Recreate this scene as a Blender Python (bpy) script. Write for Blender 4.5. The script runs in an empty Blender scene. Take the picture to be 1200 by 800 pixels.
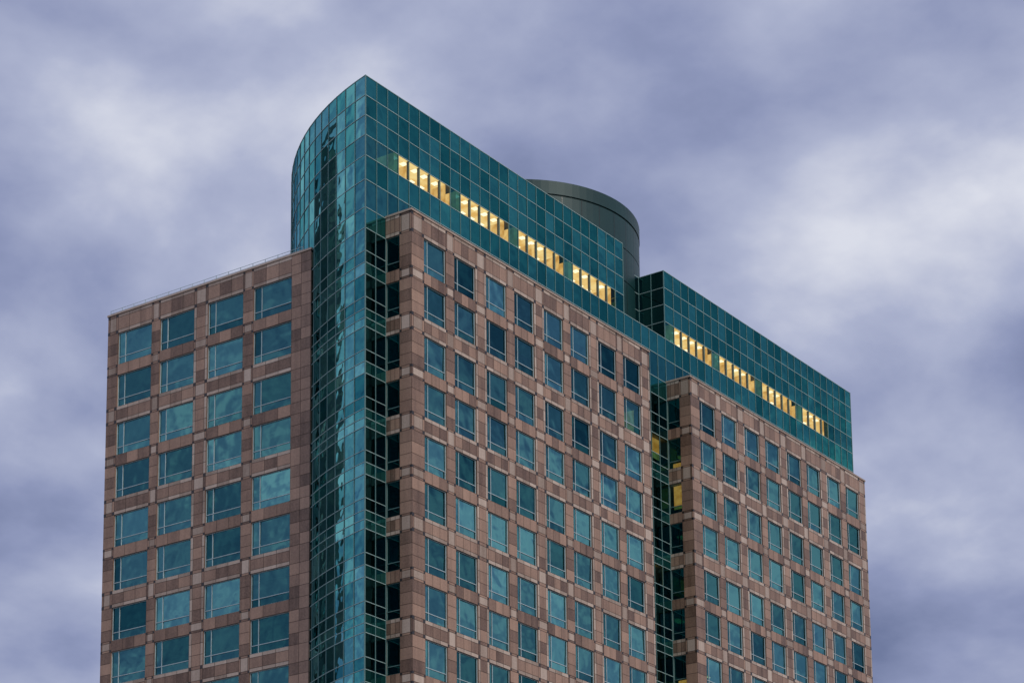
import bpy, math, random
from mathutils import Vector, Matrix
random.seed(7)
scene=bpy.context.scene
H=86.4   # granite roof height above the ground

# ------------------------------------------------------------------ materials
def mat(name):
    m=bpy.data.materials.new(name); m.use_nodes=True
    nt=m.node_tree; nt.nodes.clear()
    out=nt.nodes.new('ShaderNodeOutputMaterial')
    return m,nt,out
def N(nt,t,**k):
    n=nt.nodes.new(t)
    for a,b in k.items():
        if a.startswith('i_'): n.inputs[a[2:].replace('_',' ')].default_value=b
        else: setattr(n,a,b)
    return n
def ramp(nt,stops):
    r=nt.nodes.new('ShaderNodeValToRGB'); e=r.color_ramp.elements
    e[0].position=stops[0][0]; e[0].color=(*stops[0][1],1)
    e[1].position=stops[-1][0]; e[1].color=(*stops[-1][1],1)
    for p,c in stops[1:-1]:
        x=e.new(p); x.color=(*c,1)
    return r
def granite(name,c1,c2,rough=.45):
    m,nt,out=mat(name); L=nt.links.new
    p=N(nt,'ShaderNodeBsdfPrincipled'); p.inputs['Roughness'].default_value=rough
    tc=N(nt,'ShaderNodeTexCoord')
    at=N(nt,'ShaderNodeAttribute',attribute_name='tone')
    n1=N(nt,'ShaderNodeTexNoise'); n1.inputs['Scale'].default_value=.35; n1.inputs['Detail'].default_value=5
    n2=N(nt,'ShaderNodeTexNoise'); n2.inputs['Scale'].default_value=7; n2.inputs['Detail'].default_value=4
    mp=N(nt,'ShaderNodeMapping'); mp.inputs['Scale'].default_value=(1.6,1.6,.12)
    n3=N(nt,'ShaderNodeTexNoise'); n3.inputs['Scale'].default_value=1.2; n3.inputs['Detail'].default_value=4
    L(tc.outputs['Object'],n1.inputs['Vector']); L(tc.outputs['Object'],n2.inputs['Vector'])
    L(tc.outputs['Object'],mp.inputs['Vector']); L(mp.outputs[0],n3.inputs['Vector'])
    def M(op,a,b):
        x=N(nt,'ShaderNodeMath',operation=op)
        for i,v in enumerate((a,b)):
            if isinstance(v,(int,float)): x.inputs[i].default_value=v
            else: L(v,x.inputs[i])
        return x.outputs[0]
    s=M('ADD',M('MULTIPLY',at.outputs['Fac'],.6),M('MULTIPLY',n1.outputs[0],.4))
    s=M('ADD',s,M('MULTIPLY',n2.outputs[0],.5))
    s=M('SUBTRACT',M('ADD',s,M('MULTIPLY',n3.outputs[0],.6)),.55)
    r=ramp(nt,[(.1,c1),(.9,c2)])
    L(s,r.inputs[0]); L(r.outputs[0],p.inputs['Base Color']); L(p.outputs[0],out.inputs[0])
    return m
def plain(name,c,rough=.5,metal=0.,noise=.15,scale=2.):
    m,nt,out=mat(name); L=nt.links.new
    p=N(nt,'ShaderNodeBsdfPrincipled'); p.inputs['Roughness'].default_value=rough; p.inputs['Metallic'].default_value=metal
    tc=N(nt,'ShaderNodeTexCoord'); n=N(nt,'ShaderNodeTexNoise'); n.inputs['Scale'].default_value=scale; n.inputs['Detail'].default_value=5
    L(tc.outputs['Object'],n.inputs['Vector'])
    r=ramp(nt,[(.3,tuple(v*(1-noise) for v in c)),(.7,tuple(min(1,v*(1+noise)) for v in c))])
    L(n.outputs[0],r.inputs[0]); L(r.outputs[0],p.inputs['Base Color']); L(p.outputs[0],out.inputs[0])
    return m
def glass(name,gl_lo,gl_hi,tr,fac,wave=.02,diffuse=None,spread=.25):
    """tinted reflective glass: glossy reflection over a see-through (or opaque back-painted) pane"""
    m,nt,out=mat(name); L=nt.links.new
    tc=N(nt,'ShaderNodeTexCoord')
    n=N(nt,'ShaderNodeTexNoise'); n.inputs['Scale'].default_value=.55; n.inputs['Detail'].default_value=1.5
    L(tc.outputs['Object'],n.inputs['Vector'])
    b=N(nt,'ShaderNodeBump'); b.inputs['Strength'].default_value=1; b.inputs['Distance'].default_value=wave
    L(n.outputs[0],b.inputs['Height'])
    at=N(nt,'ShaderNodeAttribute',attribute_name='tone')
    r=ramp(nt,[(0,gl_lo),(1,gl_hi)]); L(at.outputs['Fac'],r.inputs[0])
    g=N(nt,'ShaderNodeBsdfGlossy'); g.inputs['Roughness'].default_value=.02
    L(r.outputs[0],g.inputs['Color']); L(b.outputs[0],g.inputs['Normal'])
    if diffuse:
        t=N(nt,'ShaderNodeBsdfDiffuse'); t.inputs['Color'].default_value=(*diffuse,1)
    else:
        t=N(nt,'ShaderNodeBsdfTransparent'); t.inputs['Color'].default_value=(*tr,1)
    fr=N(nt,'ShaderNodeLayerWeight'); fr.inputs['Blend'].default_value=.25
    mr=N(nt,'ShaderNodeMapRange'); mr.inputs['To Min'].default_value=fac; mr.inputs['To Max'].default_value=min(1,fac+spread)
    L(fr.outputs['Fresnel'],mr.inputs['Value'])
    mx=N(nt,'ShaderNodeMixShader'); L(mr.outputs[0],mx.inputs[0]); L(t.outputs[0],mx.inputs[1]); L(g.outputs[0],mx.inputs[2])
    L(mx.outputs[0],out.inputs[0])
    return m
def emit(name,c1,c2,strength,scale=1.2):
    m,nt,out=mat(name); L=nt.links.new
    tc=N(nt,'ShaderNodeTexCoord'); n=N(nt,'ShaderNodeTexNoise'); n.inputs['Scale'].default_value=scale; n.inputs['Detail'].default_value=3
    L(tc.outputs['Object'],n.inputs['Vector'])
    r=ramp(nt,[(.35,c1),(.65,c2)]); L(n.outputs[0],r.inputs[0])
    e=N(nt,'ShaderNodeEmission'); e.inputs['Strength'].default_value=strength
    L(r.outputs[0],e.inputs['Color']); L(e.outputs[0],out.inputs[0]); return m

MAT={
 'granite':granite('brown_granite',(.125,.070,.045),(.48,.30,.205)),
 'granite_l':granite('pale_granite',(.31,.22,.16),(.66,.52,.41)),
 'granite_d':plain('dark_granite_inset',(.035,.028,.026),.3),
 'joint':plain('panel_joint',(.07,.046,.034),.8),
 'frame':plain('aluminium_frame',(.46,.58,.60),.4,.0,.08),
 'mullion':plain('pale_mullion',(.36,.52,.50),.4,.0,.08),
 'rib':plain('thin_mullion',(.14,.27,.26),.4,.0,.08),
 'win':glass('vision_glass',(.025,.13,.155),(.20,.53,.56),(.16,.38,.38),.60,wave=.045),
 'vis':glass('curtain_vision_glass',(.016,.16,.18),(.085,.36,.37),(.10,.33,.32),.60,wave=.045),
 'visd':glass('shade_tinted_vision_glass',(.012,.075,.09),(.04,.20,.22),(.10,.33,.32),.55,wave=.03),  # vision glass tinted darker to stand in for dark reflections in shaded corners
 'spa':glass('spandrel_glass',(.02,.20,.20),(.075,.38,.37),None,.64,wave=.045,diffuse=(.006,.05,.05)),
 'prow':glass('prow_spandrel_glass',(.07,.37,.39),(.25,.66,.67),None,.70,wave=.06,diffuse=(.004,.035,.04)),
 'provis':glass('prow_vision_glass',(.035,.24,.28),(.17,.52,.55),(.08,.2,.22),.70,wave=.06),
 'drk':glass('dark_recess_glass',(.02,.12,.13),(.04,.20,.20),None,.5,diffuse=(.004,.014,.016)),
 'clear':glass('lit_window_glass',(.2,.5,.5),(.3,.6,.6),(.94,.90,.82),.06),
 'semi':glass('dim_lit_glass',(.06,.2,.2),(.1,.3,.3),(.42,.42,.26),.3),
 'drum':plain('green_metal',(.006,.045,.044),.5,.1,.12,.3),
 'slab':plain('interior_slab',(.30,.30,.28),.8),
 'core':plain('interior_core',(.12,.12,.12),.8),
 'blind':plain('window_blind',(.55,.56,.52),.8),
 'roof':plain('roof_membrane',(.2,.2,.2),.9),
 'lamp':emit('ceiling_lamp',(1,.50,.14),(1,.66,.28),3.2),
 'ceil':emit('glowing_ceiling',(.82,.50,.13),(1.0,.78,.33),1.0,.9),  # ceiling glows by itself in place of lamplight falling on it
 'wall':emit('glowing_wall',(.62,.34,.07),(.95,.65,.22),.9,1.5),  # room light put into the walls as emission
 'fix':emit('bright_fixture',(1,.88,.55),(1,.95,.7),1.5),
 'concrete':plain('dark_concrete',(.06,.065,.08),.7),
 'ndark':plain('neighbour_glazing',(.006,.012,.02),.3),
}

class Geo:
    def __init__(s): s.v=[];s.f=[];s.m=[];s.t=[];s.mats=[]
    def mi(s,k):
        if k not in s.mats: s.mats.append(k)
        return s.mats.index(k)
    def quad(s,pts,k,t=None):
        b=len(s.v); s.v+= [tuple(p) for p in pts]; s.f.append(tuple(range(b,b+len(pts))))
        s.m.append(s.mi(k)); s.t.append(random.random() if t is None else t)
    def hexa(s,c,k,t=None):
        t=random.random() if t is None else t
        b=len(s.v); s.v+=[tuple(p) for p in c]
        for f in ((3,2,1,0),(4,5,6,7),(0,1,5,4),(1,2,6,5),(2,3,7,6),(3,0,4,7)):
            s.f.append(tuple(b+i for i in f)); s.m.append(s.mi(k)); s.t.append(t)
    def box(s,x0,x1,y0,y1,z0,z1,k,t=None):
        s.hexa([(x0,y0,z0),(x1,y0,z0),(x1,y1,z0),(x0,y1,z0),(x0,y0,z1),(x1,y0,z1),(x1,y1,z1),(x0,y1,z1)],k,t)
    def make(s,name,parent):
        me=bpy.data.meshes.new(name); me.from_pydata(s.v,[],s.f)
        for k in s.mats: me.materials.append(MAT[k])
        me.polygons.foreach_set('material_index',s.m)
        a=me.attributes.new('tone','FLOAT','FACE'); a.data.foreach_set('value',s.t)
        me.update()
        o=bpy.data.objects.new(name,me); scene.collection.objects.link(o)
        if parent: o.parent=parent
        return o

def empty(name):
    e=bpy.data.objects.new(name,None); scene.collection.objects.link(e); return e

class Fr:
    """frame for a vertical wall: s along wall (viewer's left->right), d outward, z up"""
    def __init__(s,a,b):
        s.a=Vector((a[0],a[1],0)); d=Vector((b[0]-a[0],b[1]-a[1],0)); s.len=d.length
        s.t=d.normalized(); s.n=Vector((s.t.y,-s.t.x,0))
    def P(s,u,d,z): return s.a+s.t*u+s.n*d+Vector((0,0,z))
    def box(s,g,u0,u1,d0,d1,z0,z1,k,t=None):
        g.hexa([s.P(u0,d1,z0),s.P(u1,d1,z0),s.P(u1,d0,z0),s.P(u0,d0,z0),s.P(u0,d1,z1),s.P(u1,d1,z1),s.P(u1,d0,z1),s.P(u0,d0,z1)],k,t)
    def q(s,g,u0,u1,d,z0,z1,k,t=None,tilt=0.):
        if tilt:
            h=random.gauss(0,tilt)*(u1-u0)*.5; v=random.gauss(0,tilt)*(z1-z0)*.5
            h=max(-.03,min(.03,h)); v=max(-.03,min(.03,v))
            o=[-h-v,h-v,h+v,-h+v]
        else: o=[0]*4
        g.quad([s.P(u0,d+o[0],z0),s.P(u1,d+o[1],z0),s.P(u1,d+o[2],z1),s.P(u0,d+o[3],z1)],k,t)

ROWS=[(1.7,'g',1)]
for i in range(10):
    ROWS+=[(2.8,'w',0),(.95,'g',0),(2.8,'w',0),(1.45,'g',1)]
ROWS[-1]=(4.7,'g',1)
tot=sum(r[0] for r in ROWS); ROWS[-1]=(ROWS[-1][0]+H-tot,'g',1)

def panel(F,g,u0,u1,z0,z1,k,nu=1,nz=1):
    gp=.018
    for i in range(nu):
        for j in range(nz):
            a=u0+(u1-u0)*i/nu; b=u0+(u1-u0)*(i+1)/nu; c=z0+(z1-z0)*j/nz; d=z0+(z1-z0)*(j+1)/nz
            F.q(g,a+gp,b-gp,0,c+gp,d-gp,k)

def facade(a,b,cols,G,wk='win'):
    F=Fr(a,b); g=G['granite_cladding']; gf=G['window_frames']; gg=G['window_glass']; gb=G['blinds']
    D=.26
    zt=H
    for (h,rt,rw) in ROWS:
        zb=zt-h; u=0
        for (w,ct,cw) in cols:
            u1=u+w
            if rt=='w' and ct=='w':
                g.quad([F.P(u,0,zb),F.P(u,-D,zb),F.P(u,-D,zt),F.P(u,0,zt)],'granite')
                g.quad([F.P(u1,-D,zb),F.P(u1,0,zb),F.P(u1,0,zt),F.P(u1,-D,zt)],'granite')
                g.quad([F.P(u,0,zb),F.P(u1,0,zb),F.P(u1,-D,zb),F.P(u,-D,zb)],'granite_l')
                g.quad([F.P(u,-D,zt),F.P(u1,-D,zt),F.P(u1,0,zt),F.P(u,0,zt)],'granite')
                fw=.055; d0,d1=-.2,-.11
                us=[u,u+.2*w,u1]; zs=[zb,zb+.24*h,zt]
                if w<2: us=[u,u1]
                tn=.15+.75*random.random()
                if random.random()<.15: tn-=.35
                for i in range(len(us)-1):
                    for j in range(2):
                        kk=wk
                        if wk=='visd' and a[0]>20 and random.random()<.16: kk='semi'
                        F.q(gg,us[i],us[i+1],-.165,zs[j],zs[j+1],kk,min(1,max(0,tn+random.gauss(0,.12))),tilt=.010)
                        if kk=='semi': F.q(G['lit_offices'],us[i],us[i+1],-.9,zs[j],zs[j+1]+.1,'wall')
                for i,x in enumerate(us):
                    x0=max(u,x-fw/2) if i else u; x0=min(x0,u1-fw)
                    F.box(gf,x0,x0+fw,d0,d1,zb,zt,'frame' if wk=='win' else 'rib')
                for i,z in enumerate(zs):
                    z0=zb if i==0 else (zt-fw if i==2 else z-fw/2)
                    F.box(gf,u+fw,u1-fw,d0+.01,d1-.004,z0,z0+fw,'frame' if wk=='win' else 'rib')
                rr=random.random()
                if rr<.25 and w>2:
                    bz=zt-h*random.choice([.25,.4,.6,.95])
                    F.q(gb,u+.06,u1-.06,-.38,bz,zt-.05,'blind')
            else:
                F.q(g,u,u1,-.03,zb,zt,'joint',.5)
                if rt=='g' and ct=='g':
                    if w<1.9 and h<1.9 and w>.9:
                        m=.26 if (cw and rw) else .18
                        panel(F,g,u+m,u1-m,zb+m,zt-m,'granite_l')
                        F.q(g,u+m+.02,u1-m-.02,0,zb+.02,zb+m-.02,'granite'); F.q(g,u+m+.02,u1-m-.02,0,zt-m+.02,zt-.02,'granite')
                        F.q(g,u+.02,u+m-.02,0,zb+m+.02,zt-m-.02,'granite'); F.q(g,u1-m+.02,u1-.02,0,zb+m+.02,zt-m-.02,'granite')
                        for (x,y) in ((u,zb),(u1-m,zb),(u,zt-m),(u1-m,zt-m)):
                            F.q(g,x+.005,x+m-.005,.003,y+.005,y+m-.005,'granite_d')
                    else:
                        panel(F,g,u,u1,zb,zt,'granite',max(1,round(w/1.0)),max(1,round(h/1.0)))
                elif rt=='g':
                    if rw and h<2:
                        m=.30
                        panel(F,g,u,u1,zb+m,zt-m,'granite',3)
                        panel(F,g,u,u1,zb,zb+m,'granite_l',3); panel(F,g,u,u1,zt-m,zt,'granite_l',3)
                    else: panel(F,g,u,u1,zb,zt,'granite',3,max(1,round(h/1.2)))
                else:
                    if cw and w>1.3 and w<1.55:
                        m=.28
                        panel(F,g,u+m,u1-m,zb,zt,'granite',1,3)
                        panel(F,g,u,u+m,zb,zt,'granite_l',1,3); panel(F,g,u1-m,u1,zb,zt,'granite_l',1,3)
                    else: panel(F,g,u,u1,zb,zt,'granite',max(1,round(w/1.1)),3)
            u=u1
        zt=zb
    F.box(g,-.06,F.len+.06,-.45,.07,H-.0,H+.16,'granite_l')

MW=.055
def curtain(path,rows,G,key,override=None,tilt=.0045,mull='mullion',rib='rib'):
    g=G[key]; gm=G['mullions']
    for i in range(len(path)-1):
        F=Fr(path[i],path[i+1])
        for j,(z1,z0,k) in enumerate(rows):
            kk=k
            if override: kk=override(i,j,k)
            if kk is None: continue
            F.q(g,0,F.len,0,z0,z1,kk,tilt=tilt)
            F.box(gm,-.02,F.len+.02,-.03,.035,z1-MW*.45,z1+MW*.45,mull)
        F.box(gm,-.025,.025,-.05,.045,rows[-1][1],rows[0][0]+.02,rib)
    F=Fr(path[-2],path[-1]); F.box(gm,F.len-.025,F.len+.025,-.05,.047,rows[-1][1],rows[0][0]+.02,rib)

def line(a,b,n): return [(a[0]+(b[0]-a[0])*i/n,a[1]+(b[1]-a[1])*i/n) for i in range(n+1)]

# ------------------------------------------------------------------ main tower
tower=empty('office_tower')
keys=['granite_cladding','window_frames','window_glass','blinds','glass_crown','glass_prow','mullions','interior','ceiling_lights','lit_offices','roof','rooftop_drum','roof_railing','recess_glazing']
G={k:Geo() for k in keys}
BL=34.33; B2=41.27; CX=37.8; GY=2.5; WX=-2.5; EX=78.1
bay=[(1.6,'g',1)]
for i in range(4):
    bay+=[(2.8,'w',0),(1.12,'g',0),(2.8,'w',0),(1.45,'g',1)]
bay[-1]=(1.52-.01,'g',1)
s=sum(c[0] for c in bay); bay[-1]=(bay[-1][0]+BL-s,'g',1)
ret=[(1.35,'w',0),(1.15,'g',0)]
facade((0,0),(BL,0),bay,G)
facade((B2,0),(B2+BL,0),bay,G)
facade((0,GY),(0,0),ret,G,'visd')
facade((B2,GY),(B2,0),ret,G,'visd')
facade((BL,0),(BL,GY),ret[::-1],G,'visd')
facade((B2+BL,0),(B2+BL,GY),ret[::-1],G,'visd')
X0,X1,Y0,Y1=.8,74.8,10.6,32.8
side=[(1.2,'g',1),(3.85,'w',0),(.95,'g',0),(3.8,'w',0),(1.5,'g',1),(3.8,'w',0),(1.1,'g',0),(4.0,'w',0),(2.0,'g',1)]
facade((X0,Y1),(X0,Y0),side,G)
facade((X1,Y0),(X1,Y1),side[::-1],G)
facade((X0,Y0),(X0+1.4,Y0),[(1.4,'g',0)],G)
facade((X1-1.4,Y0),(X1,Y0),[(1.4,'g',0)],G)
back=[(1.6,'g',1)]+[(2.8,'w',0),(1.12,'g',0),(2.8,'w',0),(1.5,'g',1)]*8
s=sum(c[0] for c in back); back.append((X1-X0-s,'g',1))
facade((X1,Y1),(X0,Y1),back,G)

# glass body
Cw=(28.3,-5.8); R=math.hypot(WX-Cw[0],GY-Cw[1]); a0=math.atan2(GY-Cw[1],WX-Cw[0])
NA=30
warc=[(Cw[0]+R*math.cos(math.pi/2+(a0-math.pi/2)*i/NA),Cw[1]+R*math.sin(math.pi/2+(a0-math.pi/2)*i/NA)) for i in range(NA+1)]
earc=[(2*CX-x,y) for (x,y) in reversed(warc)]
Z=lambda z:H+z
UP=[(Z(10.95),Z(9.3),'spa'),(Z(9.3),Z(7.65),'spa'),(Z(7.65),Z(6.0),'spa'),(Z(6.0),Z(4.3),'vis')]
MID=[(Z(4.3),Z(2.3),'spa'),(Z(2.3),Z(0),'vis'),(Z(0),Z(-1.7),'spa')]
LOW=[]; z=H-1.7
for (h,t,w) in ROWS[1:]:
    if t=='w':
        LOW+=[(z,z-1.85,'vis'),(z-1.85,z-h,'vis')]
    else:
        if h>3: LOW+=[(z,z-1.5,'spa'),(z-1.5,0,'vis')]
        elif h>1.2: LOW+=[(z,z-h/2,'spa'),(z-h/2,z-h,'spa')]
        else: LOW+=[(z,z-h,'spa')]
    z-=h
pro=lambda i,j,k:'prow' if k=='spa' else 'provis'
curtain(warc,UP+MID[:2],G,'glass_prow',pro)
curtain(earc,UP+MID[:2],G,'glass_prow',pro)
curtain([p for p in warc if p[1]<12.5],[MID[2]]+LOW,G,'glass_prow',pro)
curtain([p for p in earc if p[1]<12.5],[MID[2]]+LOW,G,'glass_prow',pro)
curtain(line(earc[-1],warc[0],14),UP+MID[:2],G,'glass_prow')
p1=line((WX,GY),(1.6,GY),3)+[(1.6+1.3625*i,GY) for i in range(1,25)]
def ov1(i,j,k):
    if j==3 and i>=3 and (i-3)%6<5: return 'clear'
    return k
curtain(p1,UP,G,'glass_crown',ov1)
xs=p1[-1][0]
p2=[(B2,GY),(B2+1.6,GY)]+[(B2+1.6+1.3625*i,GY) for i in range(1,25)]+[(76.9,GY),(EX,GY)]
def ov2(i,j,k):
    if j==3 and i>=1 and i<24 and (i-1)%6<(5 if i<19 else 4): return 'clear'
    return k
curtain(p2,UP,G,'glass_crown',ov2)
pm=p1+line((xs,GY),(B2,GY),5)[1:]+p2[1:]
curtain(pm,MID,G,'glass_crown')
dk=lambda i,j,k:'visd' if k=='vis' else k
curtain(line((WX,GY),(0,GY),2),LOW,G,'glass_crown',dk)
litset=set()
def ovn(i,j,k):
    if k=='vis':
        if random.random()<.13: litset.add((i,j)); return 'semi'
        return 'visd'
    return 'drk' if random.random()<.5 else k
nl=line((BL,GY),(B2,GY),5)
curtain(nl,LOW,G,'glass_crown',ovn)
for (i,j) in litset:
    F=Fr(nl[i],nl[i+1]); F.q(G['lit_offices'],0,F.len,-.8,LOW[j][1],LOW[j][0]+.2,'wall')  # glowing sheet behind the pane stands in for a lit room
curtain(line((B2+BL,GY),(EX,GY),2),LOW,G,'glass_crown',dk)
allk=lambda i,j,k:'drk'
curtain(line((xs,GY),(xs,5.2),2),UP,G,'recess_glazing',allk)
curtain(line((xs,5.2),(B2,5.2),5),UP,G,'recess_glazing',allk)
curtain(line((B2,5.2),(B2,GY),2),UP,G,'recess_glazing',allk)
G['roof'].quad([(xs-.2,GY+.05,Z(4.28)),(B2+.2,GY+.05,Z(4.28)),(B2+.2,5.3,Z(4.28)),(xs-.2,5.3,Z(4.28))],'roof')
ol=warc+p1[1:]+[(xs,5.2),(B2,5.2)]+p2+earc[1:]
G['roof'].quad([(x,y,Z(10.7)) for x,y in ol],'roof')
G['roof'].box(X0+.05,X1-.05,Y0+.05,Y1-.05,Z(-1.1),Z(-.4),'roof')
for b in (0,B2): G['roof'].box(b+.05,b+BL-.05,.05,GY-.02,Z(-1.1),Z(-.35),'roof')
# drum
dc=(CX-.1,16.1); dr=11.3
def ring(g,r0,z0,r1,z1,k,n=96):
    for i in range(n):
        a=2*math.pi*i/n; b=2*math.pi*(i+1)/n
        g.quad([(dc[0]+r0*math.cos(a),dc[1]+r0*math.sin(a),z0),(dc[0]+r0*math.cos(b),dc[1]+r0*math.sin(b),z0),
                (dc[0]+r1*math.cos(b),dc[1]+r1*math.sin(b),z1),(dc[0]+r1*math.cos(a),dc[1]+r1*math.sin(a),z1)],k,.5)
gd=G['rooftop_drum']
prof=[(dr,4),(dr,9.4),(dr-.06,9.42),(dr-.06,9.48),(dr,9.5),(dr,12.6),(dr-.06,12.62),(dr-.06,12.68),(dr,12.7),(dr,15.5),(dr-.08,15.52),(dr-.08,15.62),(dr+.05,15.65),(dr+.05,16.9),(dr-.4,16.92),(dr-.4,16.0)]
for (r0,z0),(r1,z1) in zip(prof,prof[1:]): ring(gd,r0,Z(z0),r1,Z(z1),'drum')
for i in range(36):
    a=2*math.pi*(i+.5)/36; c=Vector((math.cos(a),math.sin(a),0)); t=Vector((-c.y,c.x,0))*.02
    o=Vector((dc[0],dc[1],0))
    q=[o+c*(dr+.012)-t,o+c*(dr+.012)+t]
    gd.quad([q[0]+Vector((0,0,Z(4))),q[1]+Vector((0,0,Z(4))),q[1]+Vector((0,0,Z(15.5))),q[0]+Vector((0,0,Z(15.5)))],'granite_d')
gd.quad([(dc[0]+(dr-.4)*math.cos(2*math.pi*i/96),dc[1]+(dr-.4)*math.sin(2*math.pi*i/96),Z(16.0)) for i in range(96)],'drum',.5)

gr=G['roof_railing']
F=Fr((X0+.2,Y1-.1),(X0+.2,Y0+1))
for z in (.2,.42): F.box(gr,0,F.len,-.015,.015,H+.16+z,H+.19+z,'frame')
n=16
for i in range(n+1): F.box(gr,F.len*i/n-.02,F.len*i/n+.02,-.018,.018,H+.1,H+.61,'frame')

# interiors
gi=G['interior']; gl=G['ceiling_lights']
inner=[(Cw[0]+(x-Cw[0])*.982,Cw[1]+(y-Cw[1])*.982) for x,y in warc[1:-1]]
innerE=[(2*CX-x,y) for x,y in reversed(inner)]
poly=inner+[(WX+.9,GY+.35),(EX-.9,GY+.35)]+innerE
def plate(z0,z1):
    b=[(x,y,z0) for x,y in poly]; t=[(x,y,z1) for x,y in poly]
    gi.quad(b[::-1],'slab'); gi.quad(t,'slab')
    for i in range(len(b)):
        j=(i+1)%len(b); gi.quad([b[i],b[j],t[j],t[i]],'slab')
z=H
for (h,t,w) in ROWS:
    zb=z-h
    if t=='g':
        a,b=zb+.06,z-.06
        if z==H: b=z-1.15
        gi.box(X0+.45,X1-.45,Y0+.45,Y1-.45,a,b,'slab')
        for q in (0,B2): gi.box(q+.45,q+BL-.45,.45,GY+.4,a+.01,b-.01,'slab')
        plate(a+.02,z-.08)
    z=zb
plate(Z(2.5),Z(4.2))
gi.box(6,69.6,8,27.5,0,Z(-1.3),'core')
gi.box(12,63.6,8,17,Z(-1.2),Z(9),'core')
for x in [8.6,16.8,25]:
    for q in (0,B2): gi.box(q+x-.08,q+x+.08,.5,7.9,0,H-1.2,'core')
z=H
for (h,t,w) in ROWS:
    zb=z-h
    if t=='w':
        zc=z+.045
        for q in (0,B2):
            for k in range(8):
                if random.random()<.07:
                    x=q+1.8+k*4.05+random.random()*1.6; y=1.2+random.random()*3
                    gl.box(x,x+.9,y,y+.22,zc-.05,zc,'lamp')
        for k in range(4):
            if random.random()<(.05 if z>60 else .2):
                y=12.6+k*5.2+random.random()*2; x=X0+1.0+random.random()*2.5
                gl.box(x,x+.22,y,y+.7,zc-.05,zc,'lamp')
        if random.random()<.45:
            x=BL+1+random.random()*4.5
            gl.box(x,x+1.2,GY+.8,GY+1.5,zc-.08,zc-.0,'lamp')
    z=zb

go=G['lit_offices']
def litroom(x0,x1):
    y0,y1=GY+.45,GY+5.2; zf,zc=Z(3.6),Z(6.35)
    go.quad([(x0,y0,zc),(x0,y1,zc),(x1,y1,zc),(x1,y0,zc)],'ceil')
    go.quad([(x0,y1,zf),(x1,y1,zf),(x1,y1,zc),(x0,y1,zc)],'wall')
    go.quad([(x0,y0,zf),(x0,y1,zf),(x0,y1,zc),(x0,y0,zc)],'wall')
    go.quad([(x1,y0,zf),(x1,y1,zf),(x1,y1,zc),(x1,y0,zc)],'wall')
    go.quad([(x0,y0,Z(4.22)),(x1,y0,Z(4.22)),(x1,y1,Z(4.22)),(x0,y1,Z(4.22))],'slab')
    n=int((x1-x0)/1.36+.1)
    for i in range(n):
        if i: go.box(x0+i*1.3625-.055,x0+i*1.3625+.055,GY+.06,GY+.2,Z(4.3),Z(6.0),'core')
        for yy in (y0+.3,y0+1.7,y0+3.1):
            if random.random()<.7:
                xx=x0+i*1.36+.3+random.random()*.2
                go.box(xx,xx+.5,yy,yy+.5,zc-.06,zc-.02,'fix')
        if random.random()<.3:
            xx=x0+i*1.36+random.random()*1.1; go.box(xx,xx+.06,y0+.6,y0+2.0,zf,zc-.01,'wall')
        if random.random()<.3:
            xx=x0+i*1.36+random.random()*.6; go.box(xx,xx+.3+random.random()*.4,y0+.1,y0+.5,zf,Z(4.4)+.1+random.random()*.4,'core')
for k in range(4):
    litroom(1.6+8.175*k+.02,1.6+8.175*k+5*1.3625-.02)
    litroom(B2+1.6+8.175*k+.02,B2+1.6+8.175*k+(5 if k<3 else 4)*1.3625-.02)

for k,g in G.items():
    if g.f: g.make(k,tower)

# ------------------------------------------------------------------ neighbour (seen mirrored in the curved glass)
nb=empty('neighbouring_office_building')
g=Geo(); gm=Geo(); G2={'w':g,'mullions':gm}
NZ=128.
def block(x0,x1,y0,y1,top,nx,ny):
    rows=[]; z=top
    while z>4: rows+=[(z,z-1.3,'concrete'),(z-1.3,z-4,'ndark')]; z-=4
    c=[(x0,y0),(x1,y0),(x1,y1),(x0,y1),(x0,y0)]
    for i,(a,b) in enumerate(zip(c,c[1:])): curtain(line(a,b,nx if i%2==0 else ny),rows,G2,'w',tilt=0,mull='concrete',rib='concrete')
    g.quad([(x0,y0,top),(x1,y0,top),(x1,y1,top),(x0,y1,top)],'roof')
block(-13,12,84,110,NZ,8,8)
block(-9,6,88,104,NZ+9,4,4)
g.make('walls',nb); gm.make('facade_ribs',nb)

# ------------------------------------------------------------------ ground, streets
MAT['asphalt']=plain('asphalt',(.05,.05,.052),.9,0,.2,.8)
MAT['paving']=plain('paving',(.28,.27,.25),.85,0,.15,.6)
MAT['paint']=plain('road_paint',(.8,.8,.78),.7)
MAT['earth']=plain('city_ground',(.12,.12,.11),.95,0,.3,.01)
g=Geo(); g.quad([(-6000,-6000,-.02),(6000,-6000,-.02),(6000,6000,-.02),(-6000,6000,-.02)],'earth'); g.make('ground',None)
g=Geo(); g.quad([(-900,-62,-.012),(900,-62,-.012),(900,-46,-.012),(-900,-46,-.012)],'asphalt')
g.quad([(-62,-900,-.008),(-46,-900,-.008),(-46,900,-.008),(-62,900,-.008)],'asphalt')
for i in range(-60,60):
    if abs(i*12+54)>16:
        g.quad([(i*12,-54.08,-.004),(i*12+4,-54.08,-.004),(i*12+4,-53.92,-.004),(i*12,-53.92,-.004)],'paint')
        g.quad([(-54.08,i*12,-.004),(-53.92,i*12,-.004),(-53.92,i*12+4,-.004),(-54.08,i*12+4,-.004)],'paint')
g.make('road',None)
g=Geo(); g.box(-45.7,120,-45.7,60,-.3,.12,'paving'); g.make('pavement',None)
MAT['kerb']=plain('kerb_stone',(.35,.34,.32),.8)
g=Geo(); g.box(-46,120,-46,-45.702,-.3,.13,'kerb'); g.box(-46,-45.702,-45.7,60,-.3,.13,'kerb'); g.make('kerb',None)

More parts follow.
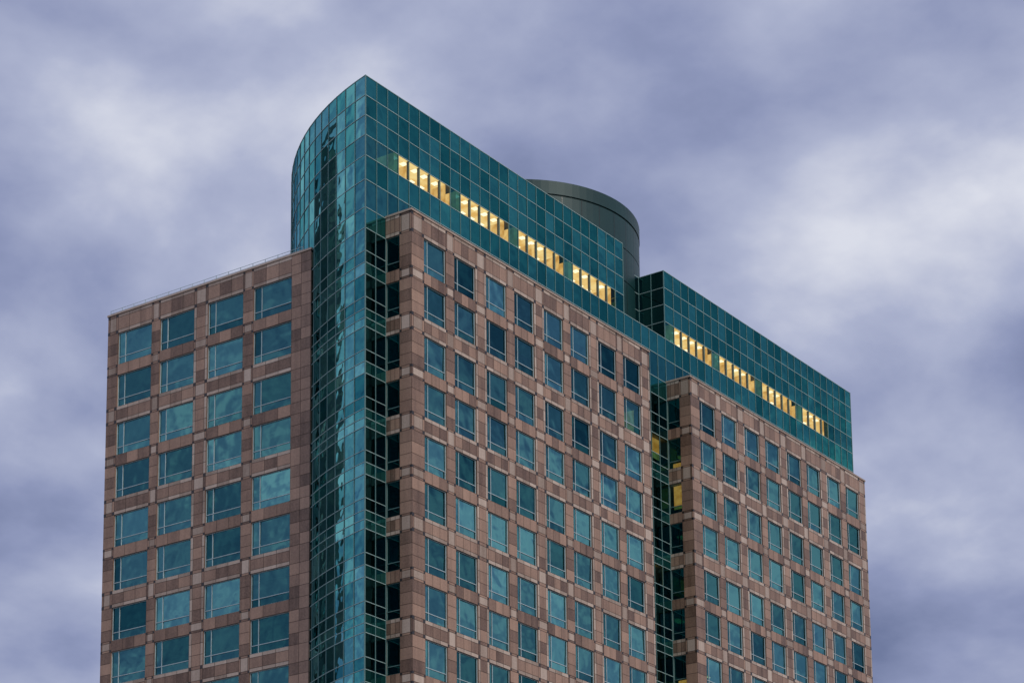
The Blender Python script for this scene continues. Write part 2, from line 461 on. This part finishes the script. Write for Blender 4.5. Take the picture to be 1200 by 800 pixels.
# ------------------------------------------------------------------ camera
u=Vector((2048.4,562,2860)).normalized(); v=Vector((-4167.6,630,2860)); v=(v-u*v.dot(u)).normalized()
w=v.cross(u)
if w.y>0: w=-w
Kc=Vector((-7.82,-48.19,187.0))
pos=Vector((-Kc.dot(u),-Kc.dot(v),H-Kc.dot(w)))
right=Vector((u.x,v.x,w.x)); up=-Vector((u.y,v.y,w.y)); bk=-Vector((u.z,v.z,w.z))
M=Matrix.Identity(4)
for i in range(3): M[i][0]=right[i];M[i][1]=up[i];M[i][2]=bk[i];M[i][3]=pos[i]
cd=bpy.data.cameras.new('camera'); cam=bpy.data.objects.new('camera',cd); scene.collection.objects.link(cam)
cam.matrix_world=M; cd.sensor_width=36; cd.sensor_fit='HORIZONTAL'; cd.lens=85.8; cd.shift_y=.4858; cd.shift_x=-.0013
cd.clip_start=.5; cd.clip_end=12000; scene.camera=cam

# ------------------------------------------------------------------ light and sky
sd=Vector((-.25,-.82,.5)).normalized()
sun=bpy.data.lights.new('sun','SUN'); sun.energy=1.35; sun.angle=math.radians(18); sun.color=(1,.90,.79)
so=bpy.data.objects.new('sun',sun); scene.collection.objects.link(so); so.rotation_euler=sd.to_track_quat('Z','Y').to_euler()
W=bpy.data.worlds.new('World'); scene.world=W; W.use_nodes=True; nt=W.node_tree; nt.nodes.clear(); L=nt.links.new
out=N(nt,'ShaderNodeOutputWorld')
sky=N(nt,'ShaderNodeTexSky',sky_type='NISHITA'); sky.sun_disc=False
sky.sun_elevation=math.asin(sd.z); sky.sun_rotation=math.atan2(sd.x,sd.y)
b1=N(nt,'ShaderNodeBackground'); b1.inputs[1].default_value=.07; L(sky.outputs[0],b1.inputs[0])
tc=N(nt,'ShaderNodeTexCoord'); sep=N(nt,'ShaderNodeSeparateXYZ'); L(tc.outputs['Generated'],sep.inputs[0])
def MM(op,a,b=0):
    x=N(nt,'ShaderNodeMath',operation=op)
    for i,vv in enumerate((a,b)):
        if isinstance(vv,(int,float)): x.inputs[i].default_value=vv
        else: L(vv,x.inputs[i])
    return x.outputs[0]
zz=MM('ADD',MM('MAXIMUM',sep.outputs[2],0.0),.34)
cx=MM('DIVIDE',sep.outputs[0],zz); cy=MM('DIVIDE',sep.outputs[1],zz)
cb=N(nt,'ShaderNodeCombineXYZ'); L(cx,cb.inputs[0]); L(cy,cb.inputs[1])
mp=N(nt,'ShaderNodeMapping'); mp.inputs['Location'].default_value=(11.3,7.2,0); mp.inputs['Rotation'].default_value=(0,0,math.radians(12)); mp.inputs['Scale'].default_value=(1,1,1)
L(cb.outputs[0],mp.inputs['Vector'])
n1=N(nt,'ShaderNodeTexNoise'); n1.inputs['Scale'].default_value=5.0; n1.inputs['Detail'].default_value=9; n1.inputs['Roughness'].default_value=.50; n1.inputs['Distortion'].default_value=.1
n2=N(nt,'ShaderNodeTexNoise'); n2.inputs['Scale'].default_value=2.0; n2.inputs['Detail'].default_value=3
for n in (n1,n2): L(mp.outputs[0],n.inputs['Vector'])
f=MM('ADD',MM('MULTIPLY',n1.outputs[0],.6),MM('MULTIPLY',n2.outputs[0],.4))
def s2l(c): return tuple((x/255/12.92 if x<11 else ((x/255+.055)/1.055)**2.4) for x in c)
r=ramp(nt,[(.365,s2l((112,123,159))),(.44,s2l((143,152,187))),(.515,s2l((174,181,208))),(.60,s2l((220,223,235)))])
L(f,r.inputs[0])
b2=N(nt,'ShaderNodeBackground'); b2.inputs[1].default_value=1.0; L(r.outputs[0],b2.inputs[0])
mx=N(nt,'ShaderNodeMixShader'); mx.inputs[0].default_value=.97; L(b1.outputs[0],mx.inputs[1]); L(b2.outputs[0],mx.inputs[2]); L(mx.outputs[0],out.inputs[0])
scene.view_settings.view_transform='Standard'; scene.view_settings.look='None'; scene.view_settings.exposure=0
